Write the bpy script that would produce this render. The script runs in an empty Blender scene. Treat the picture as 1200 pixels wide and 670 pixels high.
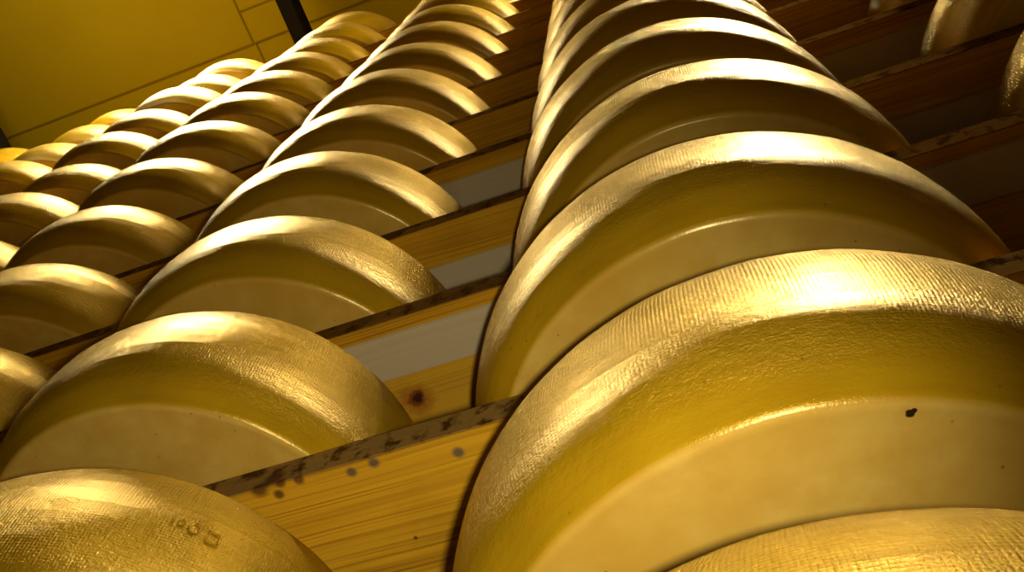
import bpy, bmesh, math, random
from mathutils import Vector, Matrix
from mathutils import noise as mnoise

random.seed(7)
scene = bpy.context.scene
COLL = scene.collection

# ------------------------------------------------------------------ measures (metres)
FOCAL_PX = 1181.33            # for a frame 1200 px wide
CAM = Vector((-0.00843, 0.36581, -0.42433))
YAW, PITCH, ROLL = 0.493947, 1.143248, 0.153640
H = 0.2650805                 # shelf spacing
P = 0.50695643                # column pitch
YC = -0.1208736               # centre of a wheel behind the shelf's front edge
WH = 0.1764822                # wheel height
RB, RM, EX = 0.1980443, 0.225, 2.7352
TH = 0.0318237                # shelf thickness
TOP = 12                      # highest shelf
ZFLOOR = -5 * H + 0.0
ZCEIL = 3.9

# ------------------------------------------------------------------ node helpers
class NT:
    def __init__(self, name):
        self.m = bpy.data.materials.new(name)
        self.m.use_nodes = True
        self.t = self.m.node_tree
        self.t.nodes.clear()
        self.out = self.n('ShaderNodeOutputMaterial')
        self.b = self.n('ShaderNodeBsdfPrincipled')
        self.l(self.b.outputs[0], self.out.inputs[0])

    def n(self, typ, **kw):
        nd = self.t.nodes.new(typ)
        for k, v in kw.items():
            setattr(nd, k, v)
        return nd

    def l(self, a, b):
        self.t.links.new(a, b)

    def put(self, sock, v):
        if isinstance(v, bpy.types.NodeSocket):
            self.l(v, sock)
        else:
            sock.default_value = v

    def math(self, op, a, b=0.0, c=0.0, clamp=False):
        nd = self.n('ShaderNodeMath', operation=op, use_clamp=clamp)
        self.put(nd.inputs[0], a); self.put(nd.inputs[1], b); self.put(nd.inputs[2], c)
        return nd.outputs[0]

    def noise(self, vec, scale, detail=3.0, rough=0.55, dist=0.0):
        nd = self.n('ShaderNodeTexNoise')
        self.l(vec, nd.inputs['Vector'])
        nd.inputs['Scale'].default_value = scale
        nd.inputs['Detail'].default_value = detail
        nd.inputs['Roughness'].default_value = rough
        nd.inputs['Distortion'].default_value = dist
        return nd.outputs['Fac']

    def ramp(self, fac, lo, hi, a=0.0, b=1.0):
        nd = self.n('ShaderNodeMapRange')
        nd.clamp = True
        self.put(nd.inputs['Value'], fac)
        nd.inputs['From Min'].default_value = lo
        nd.inputs['From Max'].default_value = hi
        nd.inputs['To Min'].default_value = a
        nd.inputs['To Max'].default_value = b
        return nd.outputs[0]

    def mix(self, fac, a, b, mode='MIX'):
        nd = self.n('ShaderNodeMix', data_type='RGBA', blend_type=mode)
        self.put(nd.inputs[0], fac)
        self.put(nd.inputs[6], a if isinstance(a, bpy.types.NodeSocket) else (*a, 1))
        self.put(nd.inputs[7], b if isinstance(b, bpy.types.NodeSocket) else (*b, 1))
        return nd.outputs[2]

    def vec(self, x, y, z):
        nd = self.n('ShaderNodeCombineXYZ')
        self.put(nd.inputs[0], x); self.put(nd.inputs[1], y); self.put(nd.inputs[2], z)
        return nd.outputs[0]

    def bump(self, height, strength, distance, prev=None):
        nd = self.n('ShaderNodeBump')
        nd.inputs['Strength'].default_value = strength
        nd.inputs['Distance'].default_value = distance
        self.l(height, nd.inputs['Height'])
        if prev is not None:
            self.l(prev, nd.inputs['Normal'])
        return nd.outputs[0]

    def near(self, pos, p, r0, r1):
        """1 inside r0 of the point p, 0 beyond r1."""
        nd = self.n('ShaderNodeVectorMath', operation='DISTANCE')
        self.l(pos, nd.inputs[0]); nd.inputs[1].default_value = p
        return self.ramp(nd.outputs['Value'], r0, r1, 1.0, 0.0)


def rind_material(name, side, face, specks=(), weave=1.0):
    k = NT(name)
    tc = k.n('ShaderNodeTexCoord')
    pos = tc.outputs['Object']
    oi = k.n('ShaderNodeObjectInfo')
    sep = k.n('ShaderNodeSeparateXYZ'); k.l(pos, sep.inputs[0])
    x, y, z = sep.outputs
    ang = k.math('ARCTAN2', y, x)
    u = k.math('MULTIPLY', ang, RM)
    off = k.n('ShaderNodeVectorMath', operation='ADD')
    rnd = k.math('MULTIPLY', oi.outputs['Random'], 37.0)
    k.l(pos, off.inputs[0]); k.l(k.vec(rnd, rnd, rnd), off.inputs[1])
    p2 = off.outputs[0]
    # which part of the wheel: 0 on the flat faces, 1 on the side
    rad = k.math('SQRT', k.math('ADD', k.math('MULTIPLY', x, x), k.math('MULTIPLY', y, y)))
    flat_low = k.ramp(z, 0.0008, 0.0025)
    flat_high = k.ramp(z, WH - 0.0025, WH - 0.0008, 1.0, 0.0)
    is_side = k.math('MULTIPLY', flat_low, flat_high)
    big = k.noise(p2, 9.0, 3.0)
    med = k.noise(p2, 38.0, 4.0, 0.6)
    fine = k.noise(p2, 260.0, 3.0, 0.6)
    # horizontal smears of the brushed, oiled rind
    st = k.noise(k.vec(k.math('MULTIPLY', u, 9.0), k.math('MULTIPLY', z, 110.0), rnd), 1.0, 3.0, 0.6)
    c_side = k.mix(k.ramp(big, 0.3, 0.7), side, [c * 0.72 for c in side])
    c_side = k.mix(k.math('MULTIPLY', k.ramp(st, 0.42, 0.72), 0.35), c_side, [side[0] * .62, side[1] * .5, side[2] * .5])
    c_face = k.mix(k.ramp(med, 0.35, 0.7), face, [face[0] * .88, face[1] * .80, face[2] * .62])
    c_face = k.mix(k.ramp(big, 0.45, 0.75), c_face, [face[0] * .82, face[1] * .70, face[2] * .40])
    col = k.mix(is_side, c_face, c_side)
    # cloth print pressed into the rind
    wx = k.math('SINE', k.math('MULTIPLY', u, 2 * math.pi / 0.0050))
    wz = k.math('SINE', k.math('MULTIPLY', z, 2 * math.pi / 0.0050))
    wv = k.math('MULTIPLY', k.math('ADD', k.math('ABSOLUTE', wx), k.math('ABSOLUTE', wz)), 0.5)
    patch = k.ramp(k.noise(p2, 14.0, 2.0), 0.35, 0.65, 0.12, 1.0)
    wmask = k.math('MULTIPLY', k.math('MULTIPLY', is_side, patch), k.ramp(z, WH * 0.18, WH * 0.58))
    dots = k.math('MULTIPLY', k.ramp(wv, 0.16, 0.36, 1.0, 0.0), wmask)
    dots = k.math('MULTIPLY', dots, k.ramp(fine, 0.42, 0.6))
    col = k.mix(k.math('MULTIPLY', dots, 0.7), col, (side[0] * .25, side[1] * .2, side[2] * .2))
    # small dark specks
    vor = k.n('ShaderNodeTexVoronoi'); k.l(p2, vor.inputs['Vector']); vor.inputs['Scale'].default_value = 70.0
    sp = k.ramp(vor.outputs['Distance'], 0.04, 0.085, 1.0, 0.0)
    keep = k.math('GREATER_THAN', k.noise(p2, 17.0, 1.0), 0.47)
    col = k.mix(k.math('MULTIPLY', k.math('MULTIPLY', sp, keep), 0.65), col, (0.16, 0.07, 0.01))
    for (pt, r) in specks:
        wob = k.n('ShaderNodeVectorMath', operation='ADD')
        k.l(pos, wob.inputs[0])
        nz = k.n('ShaderNodeTexNoise'); k.l(pos, nz.inputs['Vector']); nz.inputs['Scale'].default_value = 300
        sc = k.n('ShaderNodeVectorMath', operation='SCALE'); k.l(nz.outputs['Color'], sc.inputs[0]); sc.inputs['Scale'].default_value = r * 0.9
        k.l(sc.outputs[0], wob.inputs[1])
        q = (pt[0] + r * .45, pt[1] + r * .45, pt[2] + r * .45)
        col = k.mix(k.near(wob.outputs[0], q, r * .75, r), col, (0.02, 0.012, 0.004))
    k.l(col, k.b.inputs['Base Color'])
    k.l(k.ramp(med, 0.3, 0.75, 0.21, 0.28), k.b.inputs['Roughness'])
    k.l(k.math('MULTIPLY', is_side, k.ramp(z, WH * 0.05, WH * 0.45, 0.12, 0.5)), k.b.inputs['Metallic'])      # oiled, foil-like sheen of the side
    k.b.inputs['IOR'].default_value = 1.5
    k.b.inputs['Specular IOR Level'].default_value = 0.45
    k.b.inputs['Specular Tint'].default_value = (1.0, 0.88, 0.5, 1)
    b1 = k.bump(k.math('MULTIPLY', wv, wmask), 0.85 * weave, 0.0022)
    grain = k.noise(k.vec(k.math('MULTIPLY', u, 190.0), k.math('MULTIPLY', z, 300.0), rnd), 1.0, 5.0, 0.75)
    b2 = k.bump(k.math('MULTIPLY', grain, k.math('MULTIPLY', k.ramp(is_side, 0, 1, 0.12, 1.0), k.ramp(z, WH * 0.08, WH * 0.40, 0.15, 1.0))), 0.95, 0.0035, b1)
    b3 = k.bump(med, 0.12, 0.004, b2)
    k.l(b3, k.b.inputs['Normal'])
    return k.m


def wood_material(name, base, dark, grain_amt=1.0, spots=(), edge=0.95, knots=(), front=(0.12, 0.058, 0.014)):
    k = NT(name)
    tc = k.n('ShaderNodeTexCoord')
    pos = tc.outputs['Object']
    oi = k.n('ShaderNodeObjectInfo')
    rnd = k.math('MULTIPLY', oi.outputs['Random'], 23.0)
    sep = k.n('ShaderNodeSeparateXYZ'); k.l(pos, sep.inputs[0])
    x, y, z = sep.outputs
    bow = k.noise(k.vec(k.math('MULTIPLY', x, 1.6), k.math('MULTIPLY', y, 5.0), rnd), 1.0, 2.0)
    yy = k.math('ADD', y, k.math('MULTIPLY', bow, 0.03))
    gv = k.vec(k.math('MULTIPLY', x, 2.5), k.math('MULTIPLY', yy, 300.0), k.math('ADD', k.math('MULTIPLY', z, 160.0), rnd))
    g1 = k.noise(gv, 1.0, 3.0, 0.6)
    gv2 = k.vec(k.math('MULTIPLY', x, 1.2), k.math('MULTIPLY', yy, 62.0), k.math('ADD', k.math('MULTIPLY', z, 40.0), rnd))
    g2 = k.noise(gv2, 1.0, 2.0, 0.5)
    ln = k.math('ADD', k.math('MULTIPLY', k.ramp(g1, 0.48, 0.68), 0.55), k.math('MULTIPLY', k.ramp(g2, 0.45, 0.7), 0.35))
    col = k.mix(k.math('MULTIPLY', ln, grain_amt, clamp=True), base, dark)
    blot = k.noise(pos, 7.0, 4.0, 0.6)
    col = k.mix(k.math('MULTIPLY', k.ramp(blot, 0.5, 0.78), 0.35), col, [c * .5 for c in dark])
    # soiled front edge; shade on the dimmer shelves is painted into its tone
    if edge > 0:
        fr = k.ramp(y, -0.0016, -0.0004)
        ed = k.noise(k.vec(k.math('MULTIPLY', x, 16.0), k.math('MULTIPLY', y, 30.0), k.math('ADD', k.math('MULTIPLY', z, 60.0), rnd)), 1.0, 4.0, 0.65)
        col = k.mix(k.math('MULTIPLY', fr, k.ramp(ed, 0.2, 0.5, edge * .75, edge)), col, k.mix(k.ramp(k.noise(pos, 60.0, 4.0, 0.6), 0.50, 0.62), front, (0.03, 0.013, 0.004)))
    for (pt, r, cc) in spots:
        col = k.mix(k.math('MULTIPLY', k.near(pos, pt, r * .45, r), 0.85), col, cc)
    for (pt, r) in knots:
        wn = k.noise(pos, 90.0, 3.0)
        st = k.n('ShaderNodeVectorMath', operation='DISTANCE'); k.l(pos, st.inputs[0]); st.inputs[1].default_value = pt
        d = k.math('ADD', st.outputs['Value'], k.math('MULTIPLY', k.math('SUBTRACT', wn, 0.5), r * 1.2))
        col = k.mix(k.ramp(d, r * .5, r * 1.5, 1, 0), col, (0.33, 0.11, 0.015))
        col = k.mix(k.ramp(d, r * .25, r * .75, 1, 0), col, (0.05, 0.016, 0.006))
    k.l(col, k.b.inputs['Base Color'])
    k.b.inputs['Roughness'].default_value = 0.85
    k.b.inputs['Specular IOR Level'].default_value = 0.0
    k.l(k.bump(g1, 0.35 * grain_amt, 0.0008), k.b.inputs['Normal'])
    return k.m


def plain_material(name, c0, c1, scale, rough, bump=0.2, dist=0.003):
    k = NT(name)
    tc = k.n('ShaderNodeTexCoord')
    a = k.noise(tc.outputs['Object'], scale, 5.0, 0.6)
    b = k.noise(tc.outputs['Object'], scale * 7, 3.0, 0.6)
    k.l(k.mix(k.ramp(a, 0.35, 0.68), c0, c1), k.b.inputs['Base Color'])
    k.b.inputs['Roughness'].default_value = rough
    k.b.inputs['Specular IOR Level'].default_value = 0.5 if rough < 0.8 else 0.05
    k.l(k.bump(b, bump, dist), k.b.inputs['Normal'])
    return k.m

SIDE = (0.50, 0.298, 0.007)
FACE = (0.50, 0.34, 0.075)
M_RIND = rind_material('golden_rind', SIDE, FACE)
M_RIND_SPECK = rind_material('golden_rind_speck', SIDE, FACE, [((-0.0597, 0.1836, 0.0), 0.0023), ((-0.0616, 0.1846, 0.0), 0.0015)])
M_WOOD = wood_material('pine_board', (0.52, 0.27, 0.014), (0.2, 0.075, 0.006))
M_WOOD_NAIL = wood_material('pine_board_stained', (0.60, 0.325, 0.016), (0.2, 0.08, 0.007), 1.15, spots=[
    ((0.3892, -0.0007, 0.2333), .010, (.07, .03, .01)), ((0.3754, -0.0103, 0.2333), .0058, (.06, .025, .01)),
    ((0.370, -0.0007, 0.2333), .006, (.08, .03, .01)), ((0.354, -0.0024, 0.2333), .006, (.09, .04, .015)),
    ((0.3102, -0.0088, 0.2333), .0058, (.07, .06, .05)), ((0.2897, -0.0061, 0.2333), .006, (.07, .06, .05)),
    ((0.2225, -0.0177, 0.2333), .0064, (.08, .07, .06)), ((0.286, -0.0836, 0.2333), .0025, (.06, .03, .01)),
    ((0.4004, 0.0, 0.2610), .012, (.06, .03, .01)), ((0.378, 0.0, 0.243), .012, (.07, .03, .01))], front=(0.20, 0.118, 0.035))
M_WOOD_KNOT = wood_material('pine_board_knot', (0.54, 0.30, 0.022), (0.22, 0.09, 0.008), 0.8, knots=[((0.3326, -0.0960, 0.4983), .0155)])
M_GREY = wood_material('pine_grey_light', (0.46, 0.37, 0.235), (0.36, 0.28, 0.17), 0.45, edge=0.5)  # grey base colour paints in the pale light on the undersides
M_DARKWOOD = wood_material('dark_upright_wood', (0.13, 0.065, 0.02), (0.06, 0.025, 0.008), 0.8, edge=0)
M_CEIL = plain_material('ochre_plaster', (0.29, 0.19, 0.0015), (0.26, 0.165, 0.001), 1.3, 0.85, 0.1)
M_SEAM = plain_material('seam_filler', (0.17, 0.10, 0.001), (0.14, 0.08, 0.001), 8, 0.9)
M_BEAM = plain_material('dark_steel_paint', (0.012, 0.008, 0.004), (0.008, 0.006, 0.003), 5, 0.95)
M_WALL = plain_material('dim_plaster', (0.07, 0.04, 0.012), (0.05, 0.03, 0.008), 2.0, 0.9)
M_FLOOR = plain_material('stone_floor', (0.06, 0.045, 0.025), (0.05, 0.035, 0.018), 3.0, 0.7)

# ------------------------------------------------------------------ object helpers
def link(o, parent=None):
    COLL.objects.link(o)
    if parent is not None:
        o.parent = parent
    return o

def mesh_obj(name, bm, mat, parent=None, smooth=False):
    me = bpy.data.meshes.new(name)
    bm.normal_update(); bm.to_mesh(me); bm.free()
    me.materials.append(mat)
    if smooth:
        for f in me.polygons:
            f.use_smooth = True
    return link(bpy.data.objects.new(name, me), parent)

def box(bm, x0, x1, y0, y1, z0, z1, bevel=0.0):
    r = bmesh.ops.create_cube(bm, size=1.0)
    vs = r['verts']
    bmesh.ops.scale(bm, vec=(x1 - x0, y1 - y0, z1 - z0), verts=vs)
    bmesh.ops.translate(bm, vec=((x0 + x1) / 2, (y0 + y1) / 2, (z0 + z1) / 2), verts=vs)
    if bevel:
        es = list({e for v in vs for e in v.link_edges})
        bmesh.ops.bevel(bm, geom=es, offset=bevel, segments=2, affect='EDGES')

def tag(o, label, cat=None, group=None, kind=None):
    o['label'] = label
    if cat: o['category'] = cat
    if group: o['group'] = group
    if kind: o['kind'] = kind
    return o

# ------------------------------------------------------------------ cheese wheels
def side_radius(t):
    r = RB + (RM - RB) * (1 - abs(2 * t - 1) ** EX)
    # a faint hollow above each rim, and the rim itself standing a little proud
    for tt in (t, 1 - t):
        r += 0.0014 * math.exp(-(tt / 0.018) ** 2) - 0.0012 * math.exp(-((tt - 0.085) / 0.04) ** 2)
    return r

def wheel_mesh(seed):
    bm = bmesh.new()
    N = 144
    prof = []                                   # (radius, z) from the centre of the bottom face round to the top
    for rr in (0.0, 0.06, 0.12, 0.165, 0.186, 0.1935):
        prof.append((rr, 0.0012 * (1 - rr / 0.1935) ** 1.0 if rr < 0.19 else 0.0003))
    prof += [(RB - 0.0022, 0.0), (RB - 0.0006, 0.0006)]
    ts = [0.012, 0.03, 0.055, 0.09, 0.13, 0.18, 0.24, 0.31, 0.39, 0.47, 0.53, 0.61, 0.69, 0.76, 0.82, 0.87, 0.91, 0.945, 0.97, 0.988]
    prof += [(side_radius(t), t * WH) for t in ts]
    prof += [(RB - 0.0006, WH - 0.0006), (RB - 0.0022, WH)]
    for rr in (0.1935, 0.186, 0.165, 0.12, 0.06, 0.0):
        prof.append((rr, WH - 0.0003))
    rings = []
    for (r, z) in prof:
        if r == 0.0:
            rings.append([bm.verts.new((0, 0, z))])
            continue
        ring = []
        for i in range(N):
            a = 2 * math.pi * i / N
            c, s = math.cos(a), math.sin(a)
            nz = mnoise.noise(Vector((c * 1.6 + seed * 5.1, s * 1.6, z * 9 + seed)))
            nz2 = mnoise.noise(Vector((c * 6 + seed * 3.7, s * 6, z * 30 - seed)))
            side = min(1.0, max(0.0, (r - 0.15) / 0.05))
            rr = r + side * (0.0018 * nz + 0.0006 * nz2)
            ring.append(bm.verts.new((rr * c, rr * s, z)))
        rings.append(ring)
    for a, b in zip(rings, rings[1:]):
        for i in range(N):
            j = (i + 1) % N
            if len(a) == 1:
                bm.faces.new((a[0], b[j], b[i]))
            elif len(b) == 1:
                bm.faces.new((a[i], a[j], b[0]))
            else:
                bm.faces.new((a[i], a[j], b[j], b[i]))
    bm.normal_update()
    me = bpy.data.meshes.new('cheese_wheel')
    bmesh.ops.recalc_face_normals(bm, faces=bm.faces)
    bm.to_mesh(me); bm.free()
    for f in me.polygons:
        f.use_smooth = True
    me.materials.append(M_RIND)
    return me

VARIANTS = [wheel_mesh(s) for s in range(5)]

OFF = {('A', -1): [-0.0037, 0.0161, 0.0087], ('A', 0): [-0.0095, -0.0048, 0.0775], ('A', 1): [-0.0009, -0.006, 0.0851],
       ('A', 2): [-0.0128, 0.0046, 0.0466], ('A', 3): [-0.0064, 0.0053, 0.0461], ('B', 0): [0.0124, 0.024, -0.0449],
       ('B', 1): [0.0088, 0.0267, -0.0658], ('B', 2): [0.0071, 0.0105, -0.0073], ('B', 3): [0.0103, 0.0086, 0.0028],
       ('B', 4): [0.0061, 0.007, 0.0035], ('B', 5): [0.0059, 0.0106, -0.0014], ('B', 6): [-0.0015, 0.0053, 0.0076],
       ('B', 7): [-0.0013, 0.005, 0.0072], ('B', 8): [-0.0013, 0.0035, 0.0053], ('C', 3): [-0.0022, 0.0002, -0.0253],
       ('C', 4): [0.0061, 0.0009, -0.023], ('C', 5): [0.0003, 0.0048, -0.0184], ('C', 6): [-0.0015, 0.0039, 0.0058],
       ('C', 7): [-0.0018, 0.0047, 0.0069], ('C', 8): [-0.0006, 0.0021, 0.003], ('C', 9): [0.0001, -0.0002, -0.0003],
       ('C', 10): [0.0022, -0.0057, -0.0084], ('C', 11): [0.0058, -0.0023, -0.0031], ('C', 12): [0.0046, -0.0057, -0.0109],
       ('D', 6): [-0.0007, 0.0014, 0.0021], ('D', 7): [-0.0172, -0.0128, -0.0173], ('D', 8): [-0.0002, 0.0005, 0.0008],
       ('D', 9): [0.0008, -0.0021, -0.0031], ('D', 10): [-0.0011, 0.0042, 0.006], ('D', 11): [0.0027, -0.0099, -0.0139],
       ('D', 12): [-0.0001, -0.0094, -0.0134], ('E', 9): [-0.0003, 0.0008, 0.0012], ('E', 10): [0.0035, -0.0138, -0.0196],
       ('E', 11): [-0.0026, -0.0224, -0.0312], ('E', 12): [-0.0093, -0.0312, -0.0446], ('F', 12): [0.008, -0.0169, -0.0258]}
COLUMNS = {'Z': (-1, (-0.042, 0.0, 0.04), 2, 6), 'A': (0, (-0.006, 0.004, 0.046), -1, 12), 'B': (1, (0, 0.004, 0.005), 0, 12),
           'C': (2, (0, 0.002, -0.012), 2, 12), 'D': (3, (-0.002, -0.004, -0.006), 5, 12), 'E': (4, (-0.003, -0.02, -0.03), 8, 12),
           'F': (5, (0.004, -0.017, -0.026), 11, 12)}
ORD = ['first', 'second', 'third', 'fourth', 'fifth', 'sixth', 'seventh', 'eighth', 'ninth', 'tenth', 'eleventh', 'twelfth', 'thirteenth', 'fourteenth']
WHERE = {'Z': ('dim flank-lit cheese wheel', 'the dark column by the right edge'),
         'A': ('golden cheese wheel', 'the big right foreground column'),
         'B': ('golden cheese wheel', 'the column left of the bare gap'),
         'C': ('golden cheese wheel', 'the second column left of the bare gap'),
         'D': ('small distant cheese wheel', 'the third column left of the bare gap'),
         'E': ('small distant cheese wheel', 'the fourth column left of the bare gap'),
         'F': ('tiny distant cheese wheel', 'the far left column')}
GROUPS = {'Z': 'wheels in the dark right column', 'A': 'wheels in the foreground column', 'B': 'wheels beside the bare shelf gap',
          'C': 'wheels in the second left column', 'D': 'wheels in the third left column', 'E': 'wheels in the fourth left column',
          'F': 'wheels in the far left column'}
SPECIAL = {('A', -1): 'rough bright cheese wheel cut off by the bottom right corner of the photo',
           ('A', 0): 'largest golden cheese wheel, dark speck on its pale underside',
           ('A', 1): 'golden cheese wheel directly above the largest one, black shadow on its right end',
           ('B', 0): 'golden cheese wheel with stamped marks cut off by the bottom left corner',
           ('B', 1): 'golden cheese wheel resting on the shelf with the dark nail stains',
           ('C', 11): 'golden cheese wheel with a stamped dotted line, second from top of its column',
           ('C', 12): 'amber cheese wheel on the top shelf beside the dark tie beam'}
wheels = {}
cnt = 0
for col, (ci, dflt, j0, j1) in COLUMNS.items():
    for j in range(j0, j1 + 1):
        dx, dy, ds = OFF.get((col, j), dflt)
        o = bpy.data.objects.new('cheese_wheel', VARIANTS[cnt % len(VARIANTS)])
        cnt += 1
        link(o)
        o.location = (ci * P + dx, YC + dy, j * H)
        o.scale = (1 + ds, 1 + ds, 1)
        desc, where = WHERE[col]
        if (col, j) in SPECIAL:
            lab = SPECIAL[(col, j)]
        elif j == TOP:
            lab = f'{desc}, topmost of {where}'
        else:
            lab = f'{desc}, {ORD[j - j0]} up in {where}'
        tag(o, lab, 'cheese wheel', GROUPS[col])
        wheels[(col, j)] = o
wheels[('A', 0)].data = wheels[('A', 0)].data.copy()
wheels[('A', 0)].data.materials[0] = M_RIND_SPECK

def rind_point(ang, t, lift):
    r = side_radius(t) + lift
    return Vector((r * math.cos(ang), r * math.sin(ang), t * WH))

def tube(bm, pts, r, n=6, closed=False):
    rings = []
    m = len(pts)
    for i, p in enumerate(pts):
        a = pts[(i - 1) % m] if (closed or i > 0) else p
        b = pts[(i + 1) % m] if (closed or i < m - 1) else p
        d = (b - a).normalized()
        s = d.orthogonal().normalized() if abs(d.z) > .95 else d.cross(Vector((0, 0, 1))).normalized()
        w = d.cross(s)
        rings.append([bm.verts.new(p + s * (r * math.cos(2 * math.pi * q / n)) + w * (r * math.sin(2 * math.pi * q / n))) for q in range(n)])
    last = m if closed else m - 1
    for i in range(last):
        A, B = rings[i], rings[(i + 1) % m]
        for q in range(n):
            bm.faces.new((A[q], A[(q + 1) % n], B[(q + 1) % n], B[q]))
    if not closed:
        bm.faces.new(rings[0]); bm.faces.new(rings[-1])
    bmesh.ops.recalc_face_normals(bm, faces=bm.faces)

def glyph_square(ang, t, da, dt):
    return [rind_point(math.radians(ang + a), t + b, 0.0002) for a, b in
            ((-da, -dt), (0, -dt), (da, -dt), (da, 0), (da, dt), (0, dt), (-da, dt), (-da, 0))]

def glyph_ring(ang, t, da, dt, n=14):
    return [rind_point(math.radians(ang + da * math.cos(2 * math.pi * i / n)), t + dt * math.sin(2 * math.pi * i / n), 0.0002) for i in range(n)]

# the stamped marks on the wheel at the lower left: a square and round figures, smaller ones before them
bm = bmesh.new()
tube(bm, glyph_square(138.7, 0.585, 1.15, 0.030), 0.0011, closed=True)
bmesh_marks = [glyph_ring(135.0, 0.60, 0.85, 0.028)]
for pts in bmesh_marks:
    tube(bm, pts, 0.0011, closed=True)
tube(bm, glyph_ring(132.6, 0.605, 0.6, 0.02, 10), 0.0010, closed=True)
tube(bm, [rind_point(math.radians(131.0), 0.585 + .04 * q, 0.0002) for q in (0, .5, 1)], 0.0010)
mk = mesh_obj('stamped_mark', bm, M_RIND, wheels[('B', 0)], True)
tag(mk, 'raised square and round stamped figures')
# the dotted stamp high up in the second left column
bm = bmesh.new()
for a in range(84, 113, 3):
    pts = glyph_ring(a, 0.17, 0.55, 0.018, 8)
    tube(bm, pts, 0.0012, closed=True)
mk = mesh_obj('stamped_mark', bm, M_RIND, wheels[('C', 11)], True)
tag(mk, 'row of small stamped dots')

# ------------------------------------------------------------------ shelves
X0, X1, YB = -1.35, 3.35, -0.52
SHELF_LABEL = {
    1: 'lowest visible pine shelf, dark nail stains along its front edge',
    2: 'pine shelf with a dark knot and painted grey light underneath, second up',
    3: 'pine shelf with painted grey light underneath, third up, above the knotted shelf',
    4: 'shadowed pine shelf, fourth up in the bare gap between columns'}
def shelf_boards(j):  # grey strips are painted light on the underside, not separate planks
    if j == 1:
        return [(0.0, -0.165, M_WOOD_NAIL), (-0.165, YB, M_WOOD)]
    if j == 2:
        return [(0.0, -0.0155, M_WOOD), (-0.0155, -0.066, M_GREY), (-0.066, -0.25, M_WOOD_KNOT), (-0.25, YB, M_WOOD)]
    if j == 3:
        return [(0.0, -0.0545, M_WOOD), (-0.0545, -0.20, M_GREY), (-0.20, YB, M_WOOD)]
    if j == 4:
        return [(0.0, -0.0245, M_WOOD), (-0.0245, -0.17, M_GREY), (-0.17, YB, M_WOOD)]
    a = -0.12 - 0.05 * ((j * 7) % 5) / 5
    return [(0.0, a, M_WOOD), (a, a - 0.18, M_WOOD), (a - 0.18, YB, M_WOOD)]

for j in range(-2, TOP + 1):
    root = bpy.data.objects.new('rack_shelf', None)
    link(root)
    root.empty_display_size = 0.1
    for (ya, yb, m) in shelf_boards(j):
        bm = bmesh.new()
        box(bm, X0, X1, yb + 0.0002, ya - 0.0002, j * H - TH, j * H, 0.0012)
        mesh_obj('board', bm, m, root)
    lab = SHELF_LABEL.get(j)
    if lab is None:
        if j < 1:
            lab = 'pine shelf ' + ('under the largest foreground wheel' if j == 0 else 'under the wheel in the bottom right corner' if j == -1 else 'at the foot of the rack below the photo')
        elif j == TOP:
            lab = 'topmost pine shelf of the rack, under the amber wheels'
        else:
            lab = f'dark thin-looking pine shelf, {ORD[j - 1]} up in the bare gap between columns'
    tag(root, lab, 'shelf', 'shelves of the cheese rack')

# uprights behind the shelves, at the back of the rack
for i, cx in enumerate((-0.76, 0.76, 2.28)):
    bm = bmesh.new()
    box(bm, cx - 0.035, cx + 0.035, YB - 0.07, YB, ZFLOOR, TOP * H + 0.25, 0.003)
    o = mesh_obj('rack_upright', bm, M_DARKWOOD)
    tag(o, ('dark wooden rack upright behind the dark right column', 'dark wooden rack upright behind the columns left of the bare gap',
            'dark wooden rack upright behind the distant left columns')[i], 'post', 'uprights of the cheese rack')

# ------------------------------------------------------------------ room
def structure(name, bm, mat):
    o = mesh_obj(name, bm, mat)
    o['kind'] = 'structure'
    return o
RX0, RX1, RY0, RY1 = -3.2, 6.2, -0.62, 2.4
bm = bmesh.new(); box(bm, RX0, RX1, RY0, RY1, ZCEIL, ZCEIL + 0.1); structure('ceiling', bm, M_CEIL)
bm = bmesh.new(); box(bm, RX0, RX1, RY0, RY1, ZFLOOR - 0.1, ZFLOOR); structure('floor', bm, M_FLOOR)
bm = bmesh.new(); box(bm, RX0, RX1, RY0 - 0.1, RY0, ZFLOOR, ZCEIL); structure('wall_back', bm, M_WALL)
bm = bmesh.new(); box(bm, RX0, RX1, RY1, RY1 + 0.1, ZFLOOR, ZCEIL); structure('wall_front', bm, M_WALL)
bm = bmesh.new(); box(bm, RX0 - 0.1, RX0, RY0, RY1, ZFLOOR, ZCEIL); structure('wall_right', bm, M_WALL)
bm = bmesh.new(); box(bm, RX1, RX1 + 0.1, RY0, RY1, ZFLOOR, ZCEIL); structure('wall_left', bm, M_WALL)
# seams of the ceiling panels
SEAMS = [(RX0, RX1, 0.062, 0.070), (RX0, 1.585, 0.205, 0.211), (1.585, 1.592, 0.07, RY1), (1.575, 1.581, RY0, 0.062)]
for n, (a, b, c, d) in enumerate(SEAMS):
    bm = bmesh.new(); box(bm, a, b, c, d, ZCEIL - 0.004, ZCEIL); structure('trim_%d' % (n + 1), bm, M_SEAM)
# dark tie beams from the rack across the aisle
for i, cx in enumerate((1.29, 2.76)):
    bm = bmesh.new()
    box(bm, cx - 0.032, cx + 0.032, RY0, RY1, 3.60, 3.70, 0.004)
    o = mesh_obj('tie_beam', bm, M_BEAM)
    tag(o, ('dark tie beam under the ochre ceiling above the second left column', 'dark tie beam under the ceiling at the far left edge')[i],
        'beam', 'tie beams over the rack')

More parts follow.
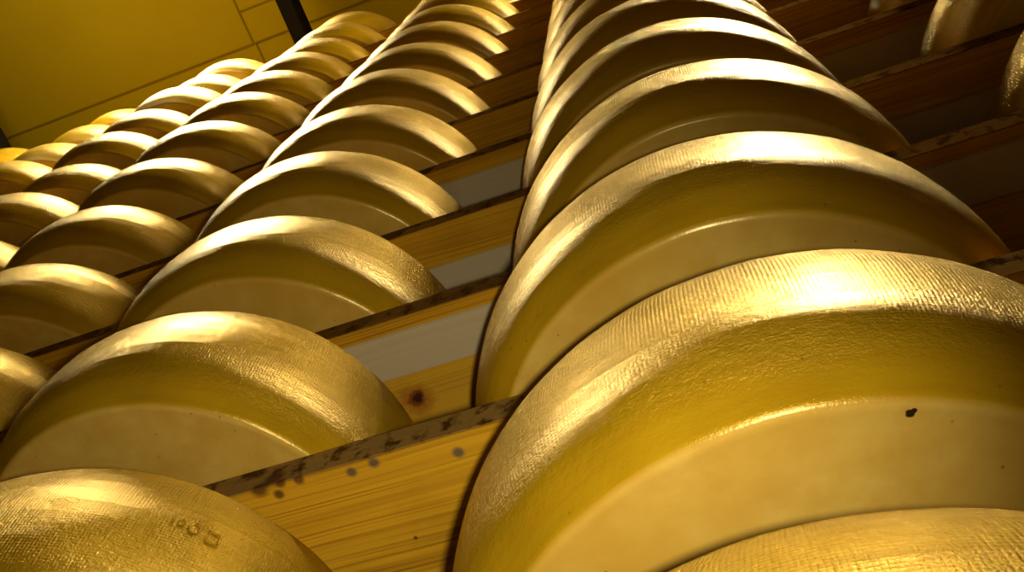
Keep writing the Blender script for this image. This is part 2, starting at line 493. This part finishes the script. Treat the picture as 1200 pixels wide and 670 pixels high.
# ------------------------------------------------------------------ light
def area(name, loc, target, sx, sy, power, col):
    d = bpy.data.lights.new(name, 'AREA')
    d.shape = 'RECTANGLE'; d.size = sx; d.size_y = sy; d.energy = power; d.color = col
    o = bpy.data.objects.new(name, d)
    o.location = loc
    o.rotation_euler = (Vector(target) - Vector(loc)).to_track_quat('-Z', 'Y').to_euler()
    return link(o)
def point(name, loc, r, power, col):
    d = bpy.data.lights.new(name, 'POINT')
    d.shadow_soft_size = r; d.energy = power; d.color = col
    o = bpy.data.objects.new(name, d); o.location = loc
    return link(o)
WARM = (1.0, 0.84, 0.49)
area('ceiling_lamp', (1.7, 0.54, 3.75), (1.7, 0.48, 0), 0.9, 0.50, 98, WARM)
area('ceiling_lamp', (-0.85, 0.48, 3.70), (-0.85, 0.42, 0), 0.45, 0.40, 170, WARM)
area('ceiling_fill', (1.9, 1.0, 2.9), (1.8, 0.5, 3.9), 1.2, 0.4, 14, (1.0, 0.93, 0.6))  # unseen fill added only to brighten the ceiling
w = bpy.data.worlds.new('World'); scene.world = w
w.use_nodes = True
w.node_tree.nodes['Background'].inputs[0].default_value = (0.02, 0.012, 0.004, 1)
w.node_tree.nodes['Background'].inputs[1].default_value = 0.1

# ------------------------------------------------------------------ camera
cd = bpy.data.cameras.new('camera')
cd.sensor_fit = 'HORIZONTAL'; cd.sensor_width = 36.0
cd.lens = FOCAL_PX / 1200.0 * 36.0
cd.clip_start = 0.01
cam = bpy.data.objects.new('camera', cd); link(cam)
sa, ca = math.sin(YAW), math.cos(YAW)
fwd = Vector((sa * math.cos(PITCH), -ca * math.cos(PITCH), math.sin(PITCH)))
right0 = Vector((-ca, -sa, 0.0))
up0 = right0.cross(fwd)
right = right0 * math.cos(ROLL) + up0 * math.sin(ROLL)
up = right.cross(fwd)
R = Matrix((right, up, -fwd)).transposed()
cam.matrix_world = Matrix.Translation(CAM) @ R.to_4x4()
scene.camera = cam

# the unseen camera flash just right of the lens, aimed at the lowest wheels
d = bpy.data.lights.new('camera_flash', 'SPOT')
d.energy = 20.5; d.color = (1.0, 0.88, 0.58); d.shadow_soft_size = 0.012
d.spot_size = math.radians(70); d.spot_blend = 1.0
flash = bpy.data.objects.new('camera_flash', d)
flash.location = CAM + right * 0.030
aim = fwd * FOCAL_PX + right * (470 - 600) - up * (640 - 335)
flash.rotation_euler = aim.to_track_quat('-Z', 'Y').to_euler()
link(flash)


vs = scene.view_settings
vs.view_transform = 'Standard'; vs.look = 'None'; vs.gamma = 1.0
vs.use_curve_mapping = False
vs.exposure = 0.0
